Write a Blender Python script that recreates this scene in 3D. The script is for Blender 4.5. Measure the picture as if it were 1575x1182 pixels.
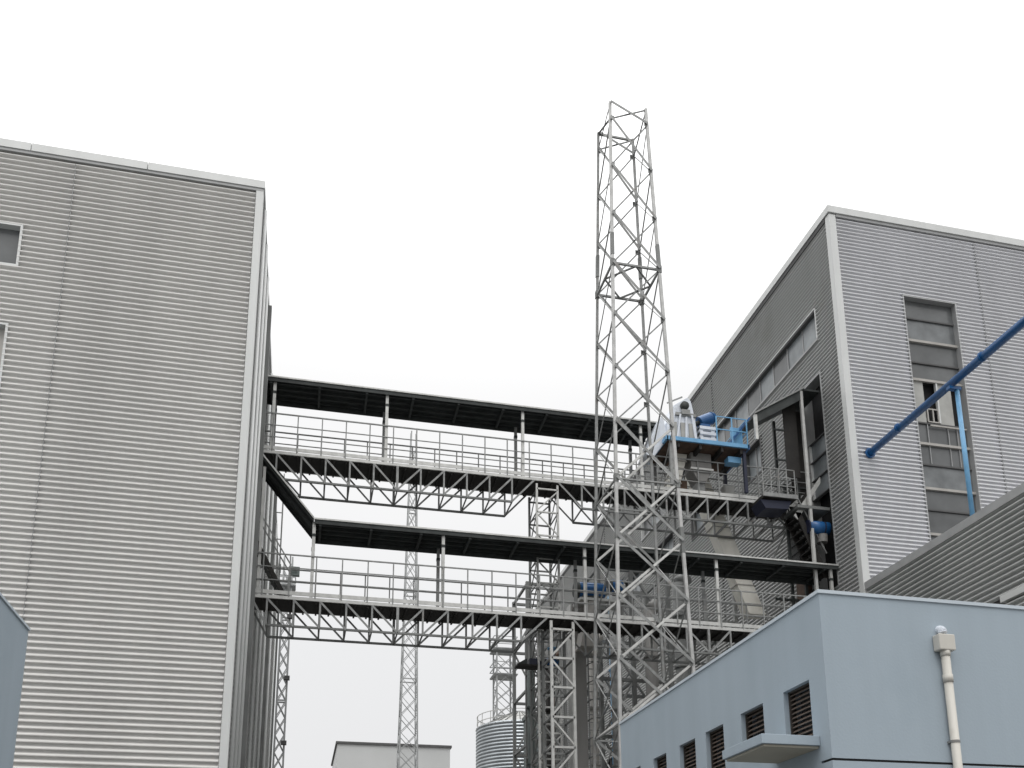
import bpy, math, random
from mathutils import Vector, noise
random.seed(7)
R = math.radians
S = bpy.context.scene
C = S.collection
for o in list(bpy.data.objects):
    bpy.data.objects.remove(o)

# ------------------------------------------------------------------ camera
cam = bpy.data.cameras.new("camera"); co = bpy.data.objects.new("camera", cam); C.objects.link(co)
PITCH, YAW, ROLL = 0.2270062, 0.2237625, -0.0054393
fw = Vector((math.sin(YAW)*math.cos(PITCH), math.cos(YAW)*math.cos(PITCH), math.sin(PITCH)))
rt = Vector((math.cos(YAW), -math.sin(YAW), 0)); up = rt.cross(fw)
r2 = math.cos(ROLL)*rt + math.sin(ROLL)*up; u2 = -math.sin(ROLL)*rt + math.cos(ROLL)*up
from mathutils import Matrix
m = Matrix((r2, u2, -fw)).transposed().to_4x4(); m.translation = (0, 0, 1.6); co.matrix_world = m
cam.sensor_width = 36; cam.lens = 1455.756/1575*36; cam.shift_y = (1111.434-591)/1575
cam.clip_start = 0.05; cam.clip_end = 3000
S.camera = co

# ------------------------------------------------------------------ overcast sky and weak veiled sun
SUN_EL, SUN_AZ = R(55), R(196)      # azimuth clockwise from +Y
w = bpy.data.worlds.new("World"); S.world = w; w.use_nodes = True
n, l = w.node_tree.nodes, w.node_tree.links; n.clear()
bg = n.new("ShaderNodeBackground"); wo = n.new("ShaderNodeOutputWorld")
sky = n.new("ShaderNodeTexSky"); sky.sky_type = 'NISHITA'; sky.sun_disc = False
sky.sun_elevation = SUN_EL; sky.sun_rotation = SUN_AZ; sky.air_density = 1.0; sky.dust_density = 5
hs = n.new("ShaderNodeHueSaturation"); hs.inputs['Saturation'].default_value = .25
tc = n.new("ShaderNodeTexCoord"); sp = n.new("ShaderNodeSeparateXYZ")
rp = n.new("ShaderNodeValToRGB"); mx = n.new("ShaderNodeMix"); mx.data_type = 'RGBA'
e = rp.color_ramp.elements
e[0].position = 0; e[0].color = (.80, .80, .81, 1)
e[1].position = .62; e[1].color = (1.0, 1.0, 1.0, 1)
k = rp.color_ramp.elements.new(.3); k.color = (.87, .875, .885, 1)
k = rp.color_ramp.elements.new(.45); k.color = (.97, .97, .975, 1)
sc = n.new("ShaderNodeVectorMath"); sc.operation = 'SCALE'; sc.inputs['Scale'].default_value = 10.0
l.new(tc.outputs['Generated'], sp.inputs[0]); l.new(sp.outputs['Z'], rp.inputs[0])
zb = n.new("ShaderNodeMapRange"); zb.interpolation_type = 'SMOOTHSTEP'      # an overcast sky is brightest overhead
zb.inputs['From Min'].default_value = .5; zb.inputs['From Max'].default_value = 1.0
zb.inputs['To Min'].default_value = 10.0; zb.inputs['To Max'].default_value = 30.0
l.new(sp.outputs['Z'], zb.inputs[0]); l.new(zb.outputs[0], sc.inputs['Scale'])
l.new(rp.outputs[0], sc.inputs[0]); l.new(sky.outputs[0], hs.inputs['Color'])
mx.inputs['Factor'].default_value = .96
l.new(hs.outputs[0], mx.inputs['A']); l.new(sc.outputs[0], mx.inputs['B'])
l.new(mx.outputs['Result'], bg.inputs['Color']); bg.inputs['Strength'].default_value = .1
l.new(bg.outputs[0], wo.inputs[0])
sl = bpy.data.lights.new("sun", 'SUN'); so = bpy.data.objects.new("sun", sl); C.objects.link(so)
sl.energy = .5; sl.angle = R(25); sl.color = (1, .97, .93)
d = Vector((math.sin(SUN_AZ)*math.cos(SUN_EL), math.cos(SUN_AZ)*math.cos(SUN_EL), math.sin(SUN_EL)))
so.rotation_euler = (-d).to_track_quat('-Z', 'Y').to_euler(); so.location = (0, -20, 60)
S.view_settings.view_transform = 'Standard'; S.view_settings.look = 'None'
S.view_settings.exposure = 0; S.view_settings.gamma = 1
S.cycles.max_bounces = 5; S.cycles.diffuse_bounces = 3; S.cycles.glossy_bounces = 3

# ------------------------------------------------------------------ materials
def mat(name, col, rough=.6, metal=0., var=.12, scale=3., streak=0., bump=0., bscale=60., dirt=None):
    m = bpy.data.materials.new(name); m.use_nodes = True
    n, l = m.node_tree.nodes, m.node_tree.links
    b = n['Principled BSDF']; b.inputs['Roughness'].default_value = rough; b.inputs['Metallic'].default_value = metal
    g = n.new("ShaderNodeNewGeometry"); mp = n.new("ShaderNodeMapping")
    mp.inputs['Scale'].default_value = (1, 1, 1 if not streak else streak)
    l.new(g.outputs['Position'], mp.inputs[0])
    nz = n.new("ShaderNodeTexNoise"); nz.inputs['Scale'].default_value = scale; nz.inputs['Detail'].default_value = 6
    l.new(mp.outputs[0], nz.inputs['Vector'])
    mr = n.new("ShaderNodeMapRange"); mr.inputs['From Min'].default_value = .3; mr.inputs['From Max'].default_value = .7
    mr.inputs['To Min'].default_value = 1-var; mr.inputs['To Max'].default_value = 1+var
    l.new(nz.outputs['Fac'], mr.inputs[0])
    vm = n.new("ShaderNodeVectorMath"); vm.operation = 'SCALE'; vm.inputs[0].default_value = col
    l.new(mr.outputs[0], vm.inputs['Scale'])
    outc = vm.outputs[0]
    if dirt:
        n2 = n.new("ShaderNodeTexNoise"); n2.inputs['Scale'].default_value = dirt[1]; n2.inputs['Detail'].default_value = 8
        l.new(g.outputs['Position'], n2.inputs['Vector'])
        r = n.new("ShaderNodeMapRange"); r.inputs['From Min'].default_value = .56; r.inputs['From Max'].default_value = .72
        r.inputs['To Max'].default_value = dirt[2]; l.new(n2.outputs['Fac'], r.inputs[0])
        x = n.new("ShaderNodeMix"); x.data_type = 'RGBA'; l.new(r.outputs[0], x.inputs['Factor'])
        l.new(outc, x.inputs['A']); x.inputs['B'].default_value = (*dirt[0], 1); outc = x.outputs['Result']
    l.new(outc, b.inputs['Base Color'])
    if bump:
        n3 = n.new("ShaderNodeTexNoise"); n3.inputs['Scale'].default_value = bscale; n3.inputs['Detail'].default_value = 4
        l.new(g.outputs['Position'], n3.inputs['Vector'])
        bp = n.new("ShaderNodeBump"); bp.inputs['Strength'].default_value = bump; bp.inputs['Distance'].default_value = .02
        l.new(n3.outputs['Fac'], bp.inputs['Height']); l.new(bp.outputs[0], b.inputs['Normal'])
    return m

M = {
 'clad_l': mat('warm grey corrugated sheet', (.67, .66, .64), .5, .05, .05, .8, streak=.15),
 'clad_r': mat('grey corrugated sheet', (.64, .645, .665), .5, .05, .05, .8, streak=.15),
 'clad_s': mat('shaded side sheet', (.46, .465, .46), .5, .05, .07, .8, streak=.15, dirt=((.24, .22, .2), .4, .3)),  # darker than the fronts: shade of the side walls put into the colour
 'clad_a': mat('dark grey annex sheet', (.54, .55, .54), .5, .05, .07, .8, streak=.15),
 'trim': mat('pale folded trim', (.60, .61, .60), .45, .1, .05, 2, streak=.2),
 'trim_g': mat('grey folded trim', (.34, .345, .345), .5, .1, .08, 2),
 'core': mat('inner wall', (.10, .10, .10), .9, 0, .1),
 'roof': mat('roof membrane', (.2, .2, .2), .9),
 'galv': mat('galvanised steel', (.27, .275, .27), .55, .2, .22, 5, dirt=((.16, .12, .09), 3, .35)),
 'galv_l': mat('bright galvanised steel', (.55, .55, .53), .45, .3, .15, 4),
 'galv_f': mat('dark galvanised steel', (.19, .195, .19), .6, .2, .2, 1),  # darker steel tone for chords, back legs and frames
 'dark': mat('dark painted sheet', (.036, .041, .040), .7, 0, .3, 3),
 'deckd': mat('dark deck plate', (.02, .018, .016), .75, 0, .3, 4),
 'glass': mat('dark window glass', (.085, .095, .10), .12, 0, .25, .7),
 'glass_b': mat('pale frosted pane', (.23, .25, .26), .3, 0, .3, 1.3),
 'panel': mat('grey window panel', (.115, .12, .122), .2, 0, .25, .8),
 'panel_m': mat('streaky grey pane', (.16, .17, .175), .18, 0, .3, 1.6),
 'panel_l': mat('pale window panel', (.36, .36, .34), .4, 0, .15, 2),
 'hole': mat('unlit interior', (.012, .012, .013), .9),
 'blue': mat('deep blue paint', (.012, .09, .25), .35, 0, .15, 3),
 'blue_l': mat('light blue paint', (.15, .37, .60), .4, 0, .12, 4),
 'navy': mat('navy paint', (.008, .012, .035), .5, 0, .2, 3),
 'stucco': mat('blue grey render', (.345, .408, .46), .85, 0, .035, 2.6, streak=.09, bump=.1, bscale=30, dirt=((.27, .335, .385), .9, .3)),
 'cap': mat('pale parapet cap', (.52, .58, .63), .8, 0, .05, 2),
 'soffit': mat('cream soffit', (.40, .38, .32), .85, 0, .06, 2),
 'louvre': mat('brown louvre', (.05, .042, .036), .5, 0, .2, 6),
 'pvc': mat('aged white plastic pipe', (.56, .54, .49), .5, 0, .08, 3, streak=.3, dirt=((.36, .33, .28), 4, .4)),
 'white': mat('white machine casing', (.70, .74, .80), .4, 0, .08, 4, dirt=((.4, .4, .4), 3, .3)),
 'duct': mat('beige grey duct', (.40, .385, .36), .55, .1, .14, 2, streak=.3),
 'duct_g': mat('grey flat duct', (.235, .23, .22), .6, .1, .12, 1.5, streak=.2),
 'silo': mat('silo sheet', (.42, .45, .47), .32, .6, .15, 1, streak=.3),
 'green': mat('grey green sheet', (.09, .11, .105), .6, 0, .15, 2),
 'ground': mat('concrete yard', (.12, .117, .11), .9, 0, .15, .3, bump=.3, bscale=10),
 'galv_m': mat('mast zinc steel', (.45, .45, .44), .5, .3, .15, 4),
 'galv_far': mat('hazed zinc steel', (.40, .41, .41), .6, .1, .15, 1),  # pale tone paints distance haze into the far masts' steel
 'chute': mat('pale chute sheet', (.80, .78, .71), .5, 0, .12, 2, streak=.3, dirt=((.4, .36, .3), 2, .4)),
 'slat': mat('tan louvre slat', (.15, .12, .10), .5, 0, .2, 6),
 'far': mat('far building sheet', (.56, .57, .565), .7, 0, .06, .2),
 'rust': mat('rusted brown steel', (.11, .07, .05), .8, 0, .3, 4),
}

# ------------------------------------------------------------------ helpers
def absloc(o):
    v = Vector((0, 0, 0))
    while o: v += o.location; o = o.parent
    return v
class MB:
    def __init__(s): s.v = []; s.f = []
    def add(s, vs, fs):
        b = len(s.v); s.v += [tuple(x) for x in vs]; s.f += [tuple(b+i for i in f) for f in fs]; return s
    def box(s, x0, x1, y0, y1, z0, z1):
        x0, x1 = min(x0, x1), max(x0, x1); y0, y1 = min(y0, y1), max(y0, y1); z0, z1 = min(z0, z1), max(z0, z1)
        return s.add([(x0,y0,z0),(x1,y0,z0),(x1,y1,z0),(x0,y1,z0),(x0,y0,z1),(x1,y0,z1),(x1,y1,z1),(x0,y1,z1)],
              [(0,3,2,1),(4,5,6,7),(0,1,5,4),(1,2,6,5),(2,3,7,6),(3,0,4,7)])
    def bar(s, p, q, w, h=None):
        p, q = Vector(p), Vector(q); h = h or w; d = (q-p).normalized()
        a = Vector((0, 1, 0)) if abs(d.y) < .9 else Vector((1, 0, 0))
        x = d.cross(a).normalized(); y = d.cross(x).normalized(); vs = []
        for c in (p, q):
            for i, j in ((-1,-1),(1,-1),(1,1),(-1,1)): vs.append(c + x*i*w/2 + y*j*h/2)
        return s.add(vs, [(0,3,2,1),(4,5,6,7),(0,1,5,4),(1,2,6,5),(2,3,7,6),(3,0,4,7)])
    def ang(s, p, q, w, t=.008):                 # rolled steel angle: two thin leaves
        p, q = Vector(p), Vector(q); d = (q-p).normalized()
        a = Vector((0, 1, 0)) if abs(d.y) < .9 else Vector((1, 0, 0))
        x = d.cross(a).normalized(); y = d.cross(x).normalized()
        s.bar(p + y*w/2, q + y*w/2, w, t)
        return s.bar(p + x*(w/2+t/2), q + x*(w/2+t/2), t, w)
    def cyl(s, p, q, r, r2=None, n=16, caps=True):
        p, q = Vector(p), Vector(q); r2 = r if r2 is None else r2; d = (q-p).normalized()
        a = Vector((0, 0, 1)) if abs(d.z) < .9 else Vector((1, 0, 0))
        x = d.cross(a).normalized(); y = d.cross(x).normalized(); vs = []
        for c, rr in ((p, r), (q, r2)):
            for i in range(n):
                t = 2*math.pi*i/n; vs.append(c + x*rr*math.cos(t) + y*rr*math.sin(t))
        fs = [(i, (i+1) % n, n+(i+1) % n, n+i) for i in range(n)]
        if caps: fs += [tuple(range(n))[::-1], tuple(range(n, 2*n))]
        return s.add(vs, fs)
    def prism(s, pts, y0, y1):                   # polygon in XZ extruded along Y
        n = len(pts); vs = [(x, y0, z) for x, z in pts] + [(x, y1, z) for x, z in pts]
        return s.add(vs, [tuple(range(n)), tuple(range(2*n-1, n-1, -1))] + [(i, n+i, n+(i+1) % n, (i+1) % n) for i in range(n)])
    def build(s, name, m, parent=None, smooth=False, label=None, kind=None, bevel=0):
        me = bpy.data.meshes.new(name); off = absloc(parent) if parent else Vector((0, 0, 0))
        me.from_pydata([tuple(Vector(v)-off) for v in s.v], [], s.f); me.update()
        import bmesh
        bm = bmesh.new(); bm.from_mesh(me); bmesh.ops.recalc_face_normals(bm, faces=bm.faces); bm.to_mesh(me); bm.free()
        me.materials.append(M[m] if isinstance(m, str) else m)
        if smooth:
            for p in me.polygons: p.use_smooth = True
        o = bpy.data.objects.new(name, me); C.objects.link(o)
        if parent: o.parent = parent
        if label: o['label'] = label
        if kind: o['kind'] = kind
        if bevel:
            b = o.modifiers.new('bevel', 'BEVEL'); b.width = bevel; b.segments = 2; b.limit_method = 'ANGLE'
        return o
def thing(name, label, cat, loc=(0, 0, 0), group=None):
    o = bpy.data.objects.new(name, None); C.objects.link(o); o.location = loc; o.empty_display_size = .3
    o['label'] = label; o['category'] = cat
    if group: o['group'] = group
    return o
def box(name, m, parent, *a, **k): return MB().box(*a).build(name, m, parent, **k)

def rects(u0, u1, z0, z1, holes):
    """the wall left over round its openings, as rectangles"""
    us = sorted({u0, u1, *[min(max(h[i], u0), u1) for h in holes for i in (0, 1)]}); out = []
    for a, b in zip(us, us[1:]):
        hs = sorted((h[2], h[3]) for h in holes if h[0] < b-1e-6 and h[1] > a+1e-6); z = z0
        for p, q in hs:
            if p > z: out.append((a, b, z, p))
            z = max(z, q)
        if z < z1: out.append((a, b, z, z1))
    return out
def corr(axis, plane, out, u0, u1, z0, z1, holes=(), P=.165, A=.05, ph=0., wob=.0):
    """horizontal corrugated sheet; axis 'y': faces -Y, u = x; axis 'x': faces X*out, u = y"""
    mb = MB(); prof = ((0, -1), (.16, -1), (.26, 1), (.42, 1), (.95, -1))
    for a, b, c, d in rects(u0, u1, z0, z1, holes):
        zs = [(c, None)]
        k0 = math.floor((c-ph)/P); k = k0
        while ph + k*P < d:
            for f, v in prof:
                z = ph + (k+f)*P
                if c < z < d: zs.append((z, v))
            k += 1
        zs.append((d, None))
        vals = []
        for z, v in zs:
            if v is None:
                t = ((z-ph)/P) % 1; pr = list(prof) + [(1, -1)]
                for (f0, v0), (f1, v1) in zip(pr, pr[1:]):
                    if f0 <= t <= f1: v = v0 + (v1-v0)*(t-f0)/(f1-f0); break
            vals.append((z, v))
        vs = []
        for z, v in vals:
            q = plane + out*A*v
            if axis == 'y': vs += [(a, q, z), (b, q, z)]
            else: vs += [(q, a, z), (q, b, z)]
        mb.add(vs, [(2*i, 2*i+1, 2*i+3, 2*i+2) for i in range(len(vals)-1)])
    return mb
def win(parent, axis, plane, out, u0, u1, z0, z1, pane='glass', fw=.06, depth=.16, mull_u=(), mull_z=(), fm='trim', proud=.045, label=None, sill=False):
    """an opening with its frame, pane and bars"""
    def bx(mb, a, b, p, q, c, d):       # u range, depth range (towards inside), z range
        if axis == 'y': mb.box(a, b, plane + p, plane + q, c, d)
        else: mb.box(plane - out*p, plane - out*q, a, b, c, d)
        return mb
    f = MB()
    for a, b, c, d in ((u0-fw, u0, z0-fw, z1+fw), (u1, u1+fw, z0-fw, z1+fw), (u0, u1, z1, z1+fw), (u0, u1, z0-fw, z0)):
        bx(f, a, b, -proud, .30, c, d)
    fr = f.build('window', fm, parent, label=label)
    bx(MB(), u0, u1, depth, depth+.03, z0, z1).build('pane', pane, fr)
    if mull_u or mull_z:
        g = MB()
        for x in mull_u: bx(g, x-.025, x+.025, depth-.04, depth+.002, z0, z1)
        for z in mull_z: bx(g, u0, u1, depth-.043, depth+.001, z-.025, z+.025)
        g.build('glazing_bar', 'trim_g', fr)
    return fr

# ------------------------------------------------------------------ ground
g = MB().box(-900, 900, -300, 1500, -.5, 0).build('ground', 'ground'); g['kind'] = 'structure'

# ------------------------------------------------------------------ left warehouse
LX, LY, LF, LT = -1.84, 24.26, 58.0, 22.84
lw = thing('warehouse', 'large warm grey corrugated warehouse filling the left of the picture', 'warehouse', (-12, 41, 0))
box('wall', 'core', lw, -26, LX-.32, LY+.32, LF-.1, 0, LT)
box('roof', 'roof', lw, -26, LX-.1, LY+.1, LF, LT, LT+.12)
hl = [(-9.6, -8.0, 19.27, 20.45), (-10.2, -8.05, 4.0, 17.42)]
seam = -6.82
corr('y', LY, -1, -26, seam-.006, 0, LT, hl).build('cladding', 'clad_l', lw)
corr('y', LY-.004, -1, seam+.006, LX-.15, 0, LT, []).build('cladding', 'clad_l', lw)
box('seam_strip', 'trim_g', lw, seam-.009, seam+.009, LY-.026, LY+.03, 0, LT)
lwin = []
for y in (25.6, 31.8, 38.0, 44.2, 50.4):
    for z in (19.6, 16.3):
        lwin.append((y, y+1.1, z, z+1.35))
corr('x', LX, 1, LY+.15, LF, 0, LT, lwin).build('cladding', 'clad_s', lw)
win(lw, 'y', LY, -1, *hl[0], pane='panel', label='upper window with one grey panel')
win(lw, 'y', LY, -1, *hl[1], pane='duct', mull_z=(6.5, 9, 11.5, 14.2), mull_u=(-9.1,))
for q in lwin: win(lw, 'x', LX, 1, *q, pane='hole', fm='trim_g', mull_u=(q[0]+.55,))
box('corner_trim', 'trim', lw, LX-.14, LX+.07, LY-.07, LY+.14, 0, LT-.02, bevel=.01)
cp = MB()
for a, b in ((-26, -7.985), (-7.965, -4.96), (-4.94, LX+.1)): cp.box(a, b, LY-.10, LY+.35, LT, LT+.24)
cp.build('coping', 'trim', lw)
box('coping_flashing', 'trim_g', lw, -26, LX+.06, LY-.075, LY-.03, LT-.09, LT-.003)
box('coping', 'trim', lw, LX-.3, LX+.1, LY+.353, LF+.1, LT, LT+.24)
for y in (24.95, 26.4, 27.9, 33.4, 36.6, 40.3, 47, 53.5):
    MB().cyl((LX+.10, y, 0), (LX+.10, y, LT-.1), .06, n=10).build('downpipe', 'trim', lw, smooth=True)
for y in (29.4, 43.0, 56.0):
    box('wall_post', 'galv_f', lw, LX+.03, LX+.2, y-.09, y+.09, 0, LT-.1)
# roof ladder hoops seen over the side wall
rl = MB()
for y in (44.5, 45.1):
    rl.bar((LX+.42, y, 17.5), (LX+.42, y, 24.3), .05)
for i in range(22): rl.bar((LX+.42, 44.5, 17.6+i*.3), (LX+.42, 45.1, 17.6+i*.3), .03)
for i in range(4): rl.bar((LX, 44.5, 18+i*1.4), (LX+.42, 44.5, 18+i*1.4), .04)
rl.build('wall_ladder', 'galv_f', lw)

# ------------------------------------------------------------------ right warehouse
RX, RY, RF, RT = 19.5, 28.46, 76.0, 29.62
rw = thing('warehouse', 'tall grey corrugated warehouse at the right with a glazed strip in its front', 'warehouse', (32, 52, 0))
box('wall', 'core', rw, RX+.45, 48, RY+.45, RF-.1, 0, RT)
box('roof', 'roof', rw, RX+.1, 48, RY+.1, RF, RT, RT+.12)
fwin = (22.45, 24.76, 12.0, 26.38)
corr('y', RY, -1, RX+.17, 26.045, 0, RT, [fwin], A=.042).build('cladding', 'clad_r', rw)
corr('y', RY-.004, -1, 26.055, 48, 0, RT, [], A=.042).build('cladding', 'clad_r', rw)
box('seam_strip', 'trim_g', rw, 26.042, 26.058, RY-.022, RY+.03, 0, RT)
box('corner_trim', 'trim', rw, RX-.07, RX+.22, RY-.07, RY+.22, 0, RT-.02, bevel=.01)
box('coping', 'trim', rw, RX-.12, 48, RY-.12, RY+.4, RT+.03, RT+.33)
box('coping_flashing', 'trim_g', rw, RX+.25, 48, RY-.075, RY-.03, RT-.1, RT+.025)
box('coping', 'trim', rw, RX-.12, RX+.4, RY+.403, RF, RT+.03, RT+.33)
box('coping_flashing', 'core', rw, RX-.085, RX-.03, RY+.25, RF, RT-.16, RT+.025)
# front glazed strip
f = MB(); x0, x1, z0, z1 = fwin
for a, b, c, d in ((x0-.05, x0, z0, z1+.05), (x1, x1+.07, z0, z1+.05), (x0, x1, z1, z1+.05)): f.box(a, b, RY-.04, RY+.4, c, d)
fs = f.build('window_strip', 'trim_g', rw, label='tall glazed strip of grey panels with one open level')
lv = [26.38, 25.55, 24.54, 23.6, 22.82, 20.98, 20.07, 19.21, 18.2, 17.34, 16.33, 15.4, 14.4, 13.4, 12.0]
for i, (a, b) in enumerate(zip(lv, lv[1:])):
    if i == 4: continue
    box('pane', ('panel', 'panel', 'panel_m')[(i*5) % 3], fs, x0, x1, RY+.20+.01*(i % 2), RY+.25, b, a)
for i, z in enumerate(lv[1:-1]):
    if i % 2 == 0: box('transom', 'core', fs, x0, x1, RY+.15, RY+.199, z-.03, z+.03)
    else: box('transom', 'duct', fs, x0, x1, RY+.10, RY+.199, z-.05, z+.05)
box('open_bay', 'hole', fs, x0, x1, RY+.41, RY+.44, 20.98, 22.82)
box('pane', 'panel_l', fs, x0, 23.02, RY+.18, RY+.22, 21.03, 22.77, label='pale panel')
box('pane', 'panel_l', fs, 23.60, 24.25, RY+.18, RY+.22, 21.03, 22.77, label='pale panel')
box('mullion', 'trim', fs, 23.56, 23.62, RY+.12, RY+.24, 21.03, 22.77)
wf = MB()
for a in (23.05, 23.29, 23.52): wf.box(a, a+.045, RY+.13, RY+.18, 21.03, 21.62)
for z in (21.03, 21.58): wf.box(23.05, 23.56, RY+.132, RY+.178, z, z+.045)
wf.box(23.1, 24.7, RY+.08, RY+.12, 20.84, 20.90)
wf.build('casement', 'duct', fs)
for a in (23.0, 23.9, 24.3):
    box('mullion', 'trim_g', fs, a, a+.03, RY+.155, RY+.198, 19.26, 20.93)
# west side openings
rib = (30.0, 50.0, 25.05, 26.42)
big = (30.02, 31.42, 14.6, 23.55)
smalls = [(a, a+w_, 22.0, 23.55) for a, w_ in ((35.1, 1.6), (40.2, 2.6), (45.3, 2.6), (50.5, 2.9), (56.6, 2.9), (62.5, 2.9), (68.5, 2.9))]
lows = [(a, a+2.0, 11.6, 13.0) for a in (40.2, 45.3, 50.5, 56.6, 62.5)]
for a, b in ((RY+.17, 39.6), (39.63, 57.0), (57.03, RF)):
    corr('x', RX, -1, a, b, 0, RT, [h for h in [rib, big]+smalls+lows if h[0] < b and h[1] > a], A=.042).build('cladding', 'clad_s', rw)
for y in (39.615, 57.015): box('seam_strip', 'core', rw, RX-.022, RX+.02, y-.03, y+.03, 0, RT)
f = MB(); a, b, c, d = rib
for q in ((a-.05, a, c-.05, d+.05), (b, b+.05, c-.05, d+.05)): f.box(RX-.05, RX+.4, *q)
f.box(RX-.07, RX+.4, a, b, d, d+.06)
rf = f.build('ribbon_window', 'trim', rw, label='long horizontal ribbon window under the roof')
box('lintel', 'core', rf, RX-.045, RX+.3, a, b, d-.09, d-.002)
box('sill', 'trim_g', rf, RX-.1, RX+.3, a-.1, b, c-.09, c-.003)
yy = a
for i in range(16):
    box('pane', ('glass_b', 'glass_b', 'panel')[(i*7 + i//3) % 3], rf, RX+.12+.02*(i % 2), RX+.17, yy+.03, yy+1.22, c, d-.095)
    box('mullion', 'trim_g', rf, RX+.10, RX+.19, yy-.02, yy+.028, c, d-.095); yy += 1.25
f = MB(); a, b, c, d = big
for q in ((a-.06, a, c, d+.06), (b, b+.06, c, d+.06), (a, b, d, d+.06)): f.box(RX-.05, RX+.42, *q)
tb = f.build('tall_opening', 'trim_g', rw, label='tall opening in the side wall, dark above and glazed below')
box('open_bay', 'hole', tb, RX+.41, RX+.44, a, b, c, d)
for i, z in enumerate((18.7, 19.5, 20.3)): box('pane', 'glass_b', tb, RX+.15, RX+.18, a, b-.05, z, z+.76)
for i, z in enumerate((18.66, 19.46, 20.26, 21.06)): box('transom', 'core', tb, RX+.05, RX+.2, a, b, z, z+.04)
box('mullion', 'trim', tb, RX+.05, RX+.2, b-.1, b-.04, 18.7, 21.1)
for q in smalls: win(rw, 'x', RX, -1, *q, pane='glass_b', fm='core', fw=.09, depth=.25, mull_u=(q[0]+.55*(q[1]-q[0]),), proud=.05)
for q in lows: win(rw, 'x', RX, -1, *q, pane='hole', fm='core', fw=.07, depth=.25)

# ------------------------------------------------------------------ annex
AX, AT = 19.55, 13.8
an = thing('annex', 'low annex of dark grey corrugated sheet in front of the right warehouse', 'annex', (30, 20, 0))
box('wall', 'core', an, AX+.1, 45, 11, RY-.1, 0, AT)
box('roof', 'roof', an, AX+.1, 45, 11, RY-.1, AT, AT+.1)
corr('x', AX, -1, 11, RY-.1, 11.2, AT, P=.172, A=.085).build('cladding', 'clad_a', an)
corr('x', AX, -1, 11, RY-.1, 0, 11.0, P=.172, A=.085).build('cladding', 'clad_a', an)
box('coping', 'trim_g', an, AX-.09, AX+.3, 11, RY-.06, AT+.003, AT+.27)
box('gutter', 'trim', an, AX-.12, AX+.09, 11, 22.0, 11.003, 11.197)

# ------------------------------------------------------------------ blue roof pipe
bp = thing('roof_pipe', 'long blue pipe crossing in front of the right warehouse and entering its front wall', 'pipe', (20.23, 24, 14.1))
MB().cyl((20.2, 9, 19.32), (20.23, RY+.3, 19.28), .135, n=18).build('pipe', 'blue', bp, smooth=True)
MB().cyl((20.23, RY-.10, 19.28), (20.23, RY-.03, 19.28), .2, n=20).build('wall_flange', 'blue', bp)
MB().cyl((20.35, 23.74, 14.0), (20.35, 23.74, 19.05), .075, n=12).build('post', 'blue_l', bp, smooth=True)
MB().box(20.02, 20.46, 23.66, 23.82, 19.02, 19.12).box(20.3, 20.4, 23.69, 23.79, 18.9, 19.02).build('bracket', 'blue', bp)
for y in (13, 17.5, 22.3, 26.6): MB().cyl((20.21, y, 19.31), (20.21, y+.06, 19.31), .165, n=18).build('flange', 'blue', bp, smooth=False)

# ------------------------------------------------------------------ blue rendered building, right foreground
bb = thing('rendered_building', 'pale blue rendered building with brown louvres in the right foreground', 'building', (12, 14, 0))
BX, BY, BF, BT = 6.2, 10.0, 17.5, 5.80
box('wall', 'core', bb, BX+.25, 30, BY+.03, BF-.02, 0, BT-.1)
lou = [(10.38, 11.04, 4.035, 4.79), (11.61, 12.29, 4.30, 4.79), (12.88, 13.52, 3.62, 4.78), (13.93, 14.58, 3.62, 4.78), (15.17, 15.78, 3.62, 4.78), (16.45, 17.05, 3.62, 4.78)]
wl = MB()
for z0, z1 in ((0, 3.685), (3.715, BT)):
    wl.box(BX, 30, BY, BY+.25, z0, z1)
for a, b, c, d in rects(BY+.25, BF, 0, BT, lou): wl.box(BX, BX+.25, a, b, c, d)
wl.box(BX+.25, 30, BF-.25, BF, 0, BT)
wl.build('render_wall', 'stucco', bb)
box('groove', 'hole', bb, BX+.012, 30, BY+.012, BY+.2, 3.686, 3.714)
cm = MB(); cm.box(BX-.02, 30, BY-.02, BY+.28, BT, BT+.045); cm.box(BX-.02, BX+.28, BY+.28, BF+.02, BT, BT+.045)
cm.build('parapet_cap', 'cap', bb)
for q in lou:
    a, b, c, d = q
    s = MB()
    nsl = int((d-c)/.062)
    for i in range(nsl):
        z = c + .02 + i*(d-c-.02)/nsl
        s.add([(BX+.08, a, z), (BX+.08, b, z), (BX+.14, b, z+.05), (BX+.14, a, z+.05), (BX+.09, a, z-.006), (BX+.09, b, z-.006), (BX+.15, b, z+.044), (BX+.15, a, z+.044)],
              [(0,1,2,3),(4,7,6,5),(0,4,5,1),(3,2,6,7),(0,3,7,4),(1,5,6,2)])
    fr = MB()
    for r_ in ((a, a+.025, c, d), (b-.025, b, c, d), (a+.025, b-.025, d-.025, d), (a+.025, b-.025, c, c+.02)): fr.box(BX+.07, BX+.16, *r_)
    v = fr.build('louvre_window', 'louvre', bb)
    s.build('slat', 'slat', v)
XO = 5.42
box('canopy', 'stucco', bb, XO, BX-.003, 10.23, 11.34, 3.91, 4.03, bevel=.006)
cn = box('canopy_soffit', 'soffit', bb, XO+.04, BX-.003, 10.27, 11.30, 3.88, 3.907)
dp = MB(); dp.cyl((7.86, 9.93, 0), (7.86, 9.93, 5.14), .054, n=20)
dpo = dp.build('downpipe', 'pvc', bb, smooth=True)
MB().box(7.745, 7.975, 9.86, 9.992, 5.13, 5.34).build('hopper', 'pvc', dpo, bevel=.012)
MB().cyl((7.86, 9.93, 4.72), (7.86, 9.93, 4.82), .062, n=20).build('collar', 'pvc', dpo, smooth=True)
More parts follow.
